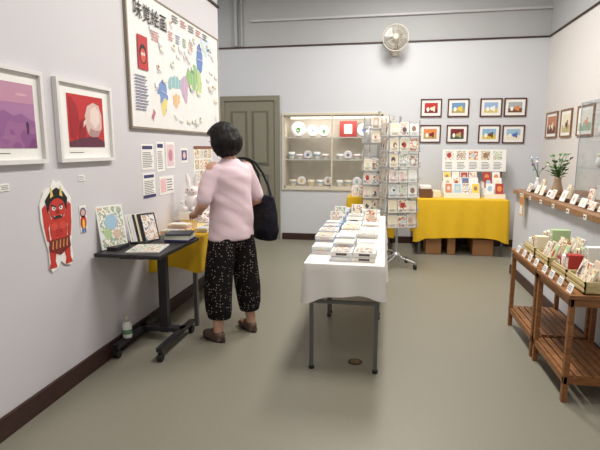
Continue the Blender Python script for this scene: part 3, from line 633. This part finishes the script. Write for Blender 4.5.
# ------------------------------------------------------------ yellow table left wall
ytl=ytable('cloth_covered_table',-1.775,-1.40,3.42,4.6,.72,.22)
random.seed(12); mb=MB()
for i in range(7):
    y=3.50+i*.14
    if 3.74<y<4.14: continue
    stack(mb,-1.64,y,.16,.11,.04+.03*(i%2),4,.722,[PAPER,PINK,LBLUE,CREAM])
for i in range(3): stack(mb,-1.47,3.72+i*.2,.11,.14,.03,3,.722,[PAPER,CREAM,CREAM])
mb.build('booklet_stacks')
mb=MB(); mb.box((-1.74,3.84,.79),(-1.56,4.04,.86),PAPER,.004); mb.box((-1.72,3.86,.7215),(-1.58,4.02,.79),CREAM); mb.build('plinth_box')
PW=C(240,236,236,.9,name='plush_white',bump=.3,scale=80); mb=MB(); bx,by,bz=-1.65,3.94,.861
mb.ell((bx,by,bz+.075),(.065,.06,.078),PW); mb.ell((bx,by-.005,bz+.175),(.055,.05,.05),PW)
for s_ in (-1,1):
    mb.tube([(bx+s_*.025,by,bz+.21),(bx+s_*.035,by,bz+.27),(bx+s_*.045,by,bz+.32)],[.016,.019,.008],PW,10); mb.tube([(bx+s_*.05,by-.02,bz+.11),(bx+s_*.075,by-.06,bz+.07)],[.02,.016],PW,10); mb.ell((bx+s_*.04,by-.06,bz+.022),(.024,.04,.022),PW)
    mb.ell((bx+s_*.02,by-.05,bz+.185),.006,BLACK,8); mb.ell((bx+s_*.035,by-.045,bz+.165),.01,PINK,8)
mb.ell((bx,by-.056,bz+.172),.006,PINK,8); mb.build('plush_rabbit')
mb=MB(); mb.lathe((-.163,3.015,0),[(.048,0),(.048,.003),(.042,.005),(.038,.0045),(.001,.0045)],C(74,58,40,.5,.4),28); mb.lathe((-.163,3.015,.0046),[(.03,0),(.03,.001),(.001,.001)],C(120,100,66,.4,.5),24); mb.box((-.19,3.01,.0057),(-.136,3.02,.007),BROWN); mb.build('floor_outlet')
# ------------------------------------------------------------ woman
e=empty('woman',(-1.10,3.33,0),math.radians(53.13))
SK=C(206,160,136,.55,name='skin',var=.04); SH=C(228,204,213,.9,name='pink_shirt',var=.025,scale=6,bump=.05)
def remesh(mb,name,vox,mat,parent,smooth=4,disp=None):
    ob=mb.build(name,None,False); md=ob.modifiers.new('r','REMESH'); md.mode='VOXEL'; md.voxel_size=vox
    sm=ob.modifiers.new('s','SMOOTH'); sm.iterations=smooth; sm.factor=.5
    dg=bpy.context.evaluated_depsgraph_get(); me=bpy.data.meshes.new_from_object(ob.evaluated_get(dg)); 
    if disp:
        for v in me.vertices: v.co=disp(v.co.copy())
    me.materials.clear(); me.materials.append(mat); me.polygons.foreach_set('use_smooth',[True]*len(me.polygons)); me.polygons.foreach_set('material_index',[0]*len(me.polygons)); me.update()
    bpy.data.objects.remove(ob); o=bpy.data.objects.new(name,me); SC.collection.objects.link(o); o.parent=parent; return o
def caps(mb,pts,rs,m,n=14):
    pts=[V(p) for p in pts]
    for i in range(len(pts)-1): mb.tube([pts[i],pts[i+1]],[rs[i],rs[i+1]],m,n)
    for p,r in zip(pts,rs): mb.ell(p,r,m,n)
def hand(mb,w,d,s,u):
    w=V(w);d=V(d).normalized();s=V(s);s=(s-d*s.dot(d)).normalized();u=V(u);u=(u-d*u.dot(d)-s*u.dot(s)).normalized()
    L=[.062,.072,.068,.052]
    for k in range(4):
        o=1.5-k; kn=w+d*.082+s*o*.0195
        caps(mb,[w+s*o*.010,kn],[.017,.0115],SK,10)
        l=L[k]; caps(mb,[kn,kn+d*l*.45-u*.006,kn+d*l*.72-u*.022,kn+d*l*.82-u*.042],[.0095,.0088,.0080,.0072],SK,10)
    b=w+d*.02+s*.022; caps(mb,[b,b+s*.022+d*.022,b+s*.028+d*.046-u*.008,b+s*.022+d*.062-u*.02],[.015,.0115,.0095,.008],SK,10)
HM=Matrix.Translation((-.018,.0,1.355))@Matrix.Rotation(math.radians(16),4,'Z')@Matrix.Rotation(math.radians(-18),4,'X')@Matrix.Translation((0,0,-1.36))
mb=MB()
mb.loft([(0,0,.78,.13,.09),(0,0,.88,.15,.10),(0,.005,1.0,.125,.09),(0,.005,1.12,.14,.09),(0,0,1.22,.15,.085),(0,0,1.27,.12,.07),(0,0,1.31,.05,.05)],SK)
caps(mb,[(0,-.01,1.26),(-.005,.005,1.34),(-.012,.015,1.40)],[.056,.050,.052],SK)
for s_ in (-1,1):
    fx=s_*.15; caps(mb,[(s_*.08,0,.82),(s_*.115,.005,.45),(fx,-.02,.10),(fx,-.02,.06)],[.08,.056,.036,.034],SK)
    caps(mb,[(fx,-.02,.05),(fx,.07,.04),(fx,.12,.032)],[.034,.03,.022],SK)
    caps(mb,[(s_*.14,0,1.255),(s_*.20,-.005,1.13),(s_*.238,-.01,1.015),(s_*.205,.10,.965),(s_*.150,.215,.925)],[.052,.045,.038,.033,.024],SK)
    hand(mb,(s_*.150,.215,.925),(-s_*.25,.95,-.15),(-s_*1,-.2,.15),(0,.1,1))
mb.T=HM
mb.ell((0,.01,1.478),(.076,.094,.094),SK,24); mb.ell((0,.038,1.425),(.058,.06,.06),SK,20); mb.ell((0,.075,1.395),(.026,.022,.02),SK)
caps(mb,[(0,.098,1.475),(0,.112,1.448)],[.008,.013],SK,10)
for s_ in (-1,1): mb.ell((s_*.077,.005,1.455),(.012,.02,.03),SK); mb.ell((s_*.035,.075,1.435),(.022,.02,.02),SK)
caps(mb,[(-.018,.096,1.418),(0,.101,1.42),(.018,.096,1.418)],[.006,.008,.006],SK,8)
remesh(mb,'body',.0055,SK,e,3)
mb=MB(); mb.T=HM
for s_ in (-1,1):
    mb.ell((s_*.030,.094,1.465),(.013,.008,.007),WHITE,12); mb.ell((s_*.030,.1005,1.464),(.0055,.003,.0055),INK,10); mb.tube([(s_*.015,.103,1.484),(s_*.03,.105,1.489),(s_*.046,.095,1.485)],.0028,INK,6)
mb.tube([(-.02,.103,1.4175),(0,.109,1.4185),(.02,.103,1.4175)],.003,C(170,90,88),6); mb.build('eyes_brows_lips',e,False)
HR=bpy.data.materials.new('black_hair'); HR.use_nodes=True; nt=HR.node_tree; p=nt.nodes['Principled BSDF']; p.inputs['Base Color'].default_value=(.006,.004,.004,1); p.inputs['Roughness'].default_value=.55; p.inputs['Specular IOR Level'].default_value=.25
tc=nt.nodes.new('ShaderNodeTexCoord'); mp=nt.nodes.new('ShaderNodeMapping'); mp.inputs['Scale'].default_value=(90,90,9); no=nt.nodes.new('ShaderNodeTexNoise'); no.inputs['Scale'].default_value=2; bp=nt.nodes.new('ShaderNodeBump'); bp.inputs['Strength'].default_value=.6; bp.inputs['Distance'].default_value=.008
nt.links.new(tc.outputs['Object'],mp.inputs[0]); nt.links.new(mp.outputs[0],no.inputs['Vector']); nt.links.new(no.outputs['Fac'],bp.inputs['Height']); nt.links.new(bp.outputs['Normal'],p.inputs['Normal'])
mb=MB(); mb.T=HM; vs=[];fs=[];nu,nv=72,44
for i in range(nv+1):
    t=math.pi*i/nv
    for j in range(nu):
        a=2*math.pi*j/nu; dx,dy,dz=math.sin(t)*math.cos(a),math.sin(t)*math.sin(a),math.cos(t)
        b=1+.05*noise.noise(V((dx*6,dy*6,dz*2.5)))+.04*noise.noise(V((dx*18,dy*18,dz*3)))
        x=.114*dx*b; y=-.004+.118*dy*b; z=1.487+.106*dz*b
        if dz<0: 
            z=1.487+.158*dz*b; k=1+.25*math.sin(min(1,-dz*1.25)*math.pi/2)
            if dz<-.8: k*=max(.55,1-(-dz-.8)*1.6)
            x*=k; y*=k
        if dy>.25 and dz<.38:
            f=min(1,(dy-.25)/.12)*min(1,(.38-dz)/.12); y=y*(1-f)+.02*f; x*=1-.3*f
        vs.append((x,y,z))
for i in range(nv):
    for j in range(nu): k=(j+1)%nu; fs.append((i*nu+j,(i+1)*nu+j,(i+1)*nu+k,i*nu+k))
mb.add(vs,fs,HR,True); mb.build('hair',e,False)
mb=MB(); mb.loft([(0,0,.745,.180,.130),(0,0,.80,.178,.13),(0,0,.88,.175,.128),(0,0,1.0,.163,.118),(0,0,1.12,.168,.118),(0,-.003,1.20,.172,.112),(0,-.005,1.255,.155,.095),(0,-.005,1.285,.115,.078),(0,0,1.312,.07,.066),(0,.0,1.325,.062,.062)],SH,32)
for s_ in (-1,1): caps(mb,[(s_*.135,0,1.245),(s_*.19,-.004,1.15),(s_*.230,-.008,1.05)],[.060,.058,.056],SH,16); 
def wr(co):
    k=noise.noise(V((co.x*6,co.y*6,co.z*5)))*.010+(noise.noise(V((co.x*9+co.z*14,co.y*9,co.z*6+4))))*.009
    r=V((co.x,co.y,0)); 
    if co.z<1.27 and r.length>.01: co+= r.normalized()*k
    return co
remesh(mb,'pink_shirt',.008,SH,e,6,wr)
TRM=bpy.data.materials.new('dotted_black_trousers'); TRM.use_nodes=True; nt=TRM.node_tree; p=nt.nodes['Principled BSDF']; p.inputs['Roughness'].default_value=.85; p.inputs['Specular IOR Level'].default_value=.2
tc=nt.nodes.new('ShaderNodeTexCoord'); vo=nt.nodes.new('ShaderNodeTexVoronoi'); vo.inputs['Scale'].default_value=50; vo.inputs['Randomness'].default_value=.6
cr=nt.nodes.new('ShaderNodeValToRGB'); cr.color_ramp.interpolation='CONSTANT'; cr.color_ramp.elements[0].color=S((165,155,150)); cr.color_ramp.elements[1].position=.21; cr.color_ramp.elements[1].color=S((26,22,25))
nt.links.new(tc.outputs['Object'],vo.inputs['Vector']); nt.links.new(vo.outputs['Distance'],cr.inputs[0]); nt.links.new(cr.outputs[0],p.inputs['Base Color'])
mb=MB(); mb.loft([(0,0,.70,.16,.115),(0,0,.78,.165,.12),(0,0,.86,.16,.115),(0,0,.92,.14,.1)],TRM,28)
for s_ in (-1,1): mb.loft([(s_*.135,-.015,.17,.074,.078),(s_*.135,-.012,.24,.088,.092),(s_*.128,-.005,.36,.096,.100),(s_*.115,0,.50,.098,.105),(s_*.098,0,.64,.099,.112),(s_*.085,0,.76,.09,.11),(s_*.07,0,.82,.07,.09)],TRM,24)
def wr2(co):
    k=noise.noise(V((co.x*12,co.y*12,co.z*3)))*.014
    cx=.13*(1 if co.x>0 else -1); r=V((co.x-cx,co.y,0)); co+=r.normalized()*k; return co
remesh(mb,'dotted_trousers',.008,TRM,e,5,wr2)
SHO=C(96,76,66,.5,name='brown_leather'); SOL=C(50,40,36,.6)
for s_,ry in ((-1,.12),(1,-.12)):
    mb=MB(); mb.T=Matrix.Translation((s_*.15,-.02,0))@Matrix.Rotation(ry,4,'Z')
    mb.ell((0,.0,.045),(.042,.055,.042),SHO); mb.ell((0,.09,.035),(.046,.075,.032),SHO); mb.ell((0,.045,.045),(.040,.07,.036),SHO); mb.box((-.036,-.045,.004),(.036,.14,.03),SHO,.008)
    remesh(mb,'shoe_upper',.005,SHO,e,4)
    mb=MB(); mb.T=Matrix.Translation((s_*.15,-.02,0))@Matrix.Rotation(ry,4,'Z')
    pts=[(.044*math.cos(a)*(1 if math.sin(a)>0 else .88),.05+.118*math.sin(a)) for a in [2*math.pi*k/24 for k in range(24)]]
    mb.add([(x,y,0.001) for x,y in pts]+[(x,y,.016) for x,y in pts],[list(range(24))[::-1],list(range(24,48))]+[(i,(i+1)%24,24+(i+1)%24,24+i) for i in range(24)],SOL); mb.build('shoe_sole',e,False)
mb=MB()
for s_ in (-1,1): mb.obox((s_*.055,.335,.868),V((.055,0,.006*s_)),V((0,.075,.03)),V((0,0,.0025)),PAPER); mb.obox((s_*.055,.335,.8715),V((.045,0,.005*s_)),V((0,.06,.024)),V((0,0,.0008)),ARTS[3])
mb.build('held_booklet',e,False)
e2=empty('shoulder_bag',(-1.10,3.33,0),math.radians(53.13)); BG=bpy.data.materials.new('bag_fabric'); BG.use_nodes=True; nt=BG.node_tree; p=nt.nodes['Principled BSDF']; p.inputs['Roughness'].default_value=.7; p.inputs['Specular IOR Level'].default_value=.3
tc=nt.nodes.new('ShaderNodeTexCoord'); vo=nt.nodes.new('ShaderNodeTexVoronoi'); vo.inputs['Scale'].default_value=45; cr=nt.nodes.new('ShaderNodeValToRGB'); cr.color_ramp.interpolation='CONSTANT'; cr.color_ramp.elements[0].color=S((90,94,112)); cr.color_ramp.elements[1].position=.15; cr.color_ramp.elements[1].color=S((20,21,30))
nt.links.new(tc.outputs['Object'],vo.inputs['Vector']); nt.links.new(vo.outputs['Distance'],cr.inputs[0]); nt.links.new(cr.outputs[0],p.inputs['Base Color'])
mb=MB(); bcx=.285
mb.loft([(bcx,-.03,.70,.035,.08),(bcx,-.03,.715,.055,.13),(bcx,-.03,.78,.068,.155),(bcx,-.03,.88,.06,.15),(bcx,-.03,.98,.042,.135),(bcx,-.03,1.04,.022,.115),(bcx,-.03,1.05,.01,.10)],BG,28)
remesh(mb,'bag_body',.008,BG,e2,4,lambda co: co+V((1 if co.x>bcx else -1,0,0))*noise.noise(co*14)*.008)
mb=MB()
for yy in (-.12,.05): mb.tube([(bcx,yy,1.03),(bcx,yy*.6-.01,1.12),(.260,-.01+yy*.35,1.21),(.205,-.005+yy*.25,1.290),(.155,yy*.2,1.320),(.12,yy*.2,1.327)],.009,BG,8)
for yy in (-.12,.05): mb.tube([(.12,yy*.2,1.327),(.10,yy*.2+.03,1.325)],.009,BG,8)
mb.build('straps',e2,False)
# ------------------------------------------------------------ lights
def lamp(x,y,w,l,en,col=(1,.955,.895)):
    e=empty('ceiling_light',(x,y,HC-.1)); mb=MB(); mb.box((x-w/2-.03,y-l/2-.03,HC-.07),(x+w/2+.03,y+l/2+.03,HC-.001),WHITE); mb.box((x-w/2,y-l/2,HC-.08),(x+w/2,y+l/2,HC-.07),emis('diffuser',(255,250,240),1.5)); mb.build('fixture',e)
    ld=bpy.data.lights.new('tube_light','AREA'); ld.shape='RECTANGLE'; ld.size=w; ld.size_y=l; ld.energy=en; ld.color=col; lo=bpy.data.objects.new('tube_light',ld); SC.collection.objects.link(lo); lo.parent=e; lo.location=(0,0,.01)
lamp(.2,5.3,.5,1.3,98); lamp(.2,2.9,.5,1.3,72); lamp(.2,.2,.5,1.3,26); lamp(-2.5,5.6,.3,.8,14)  # last one is an added, unseen fill for the dark door alcove
w=bpy.data.worlds.new('world'); SC.world=w; w.use_nodes=True; w.node_tree.nodes['Background'].inputs[0].default_value=(.8,.85,.9,1); w.node_tree.nodes['Background'].inputs[1].default_value=.3
# ------------------------------------------------------------ camera
F=480.0; cam=bpy.data.cameras.new('camera'); co=bpy.data.objects.new('camera',cam); SC.collection.objects.link(co)
cam.sensor_width=36; cam.lens=F/600*36; cam.clip_start=.05
co.location=(0,0,1.4); co.rotation_euler=(math.pi/2-math.radians(9.11),0,math.radians(10.03)); SC.camera=co
SC.view_settings.view_transform='Standard'; SC.view_settings.look='None'; SC.view_settings.exposure=0
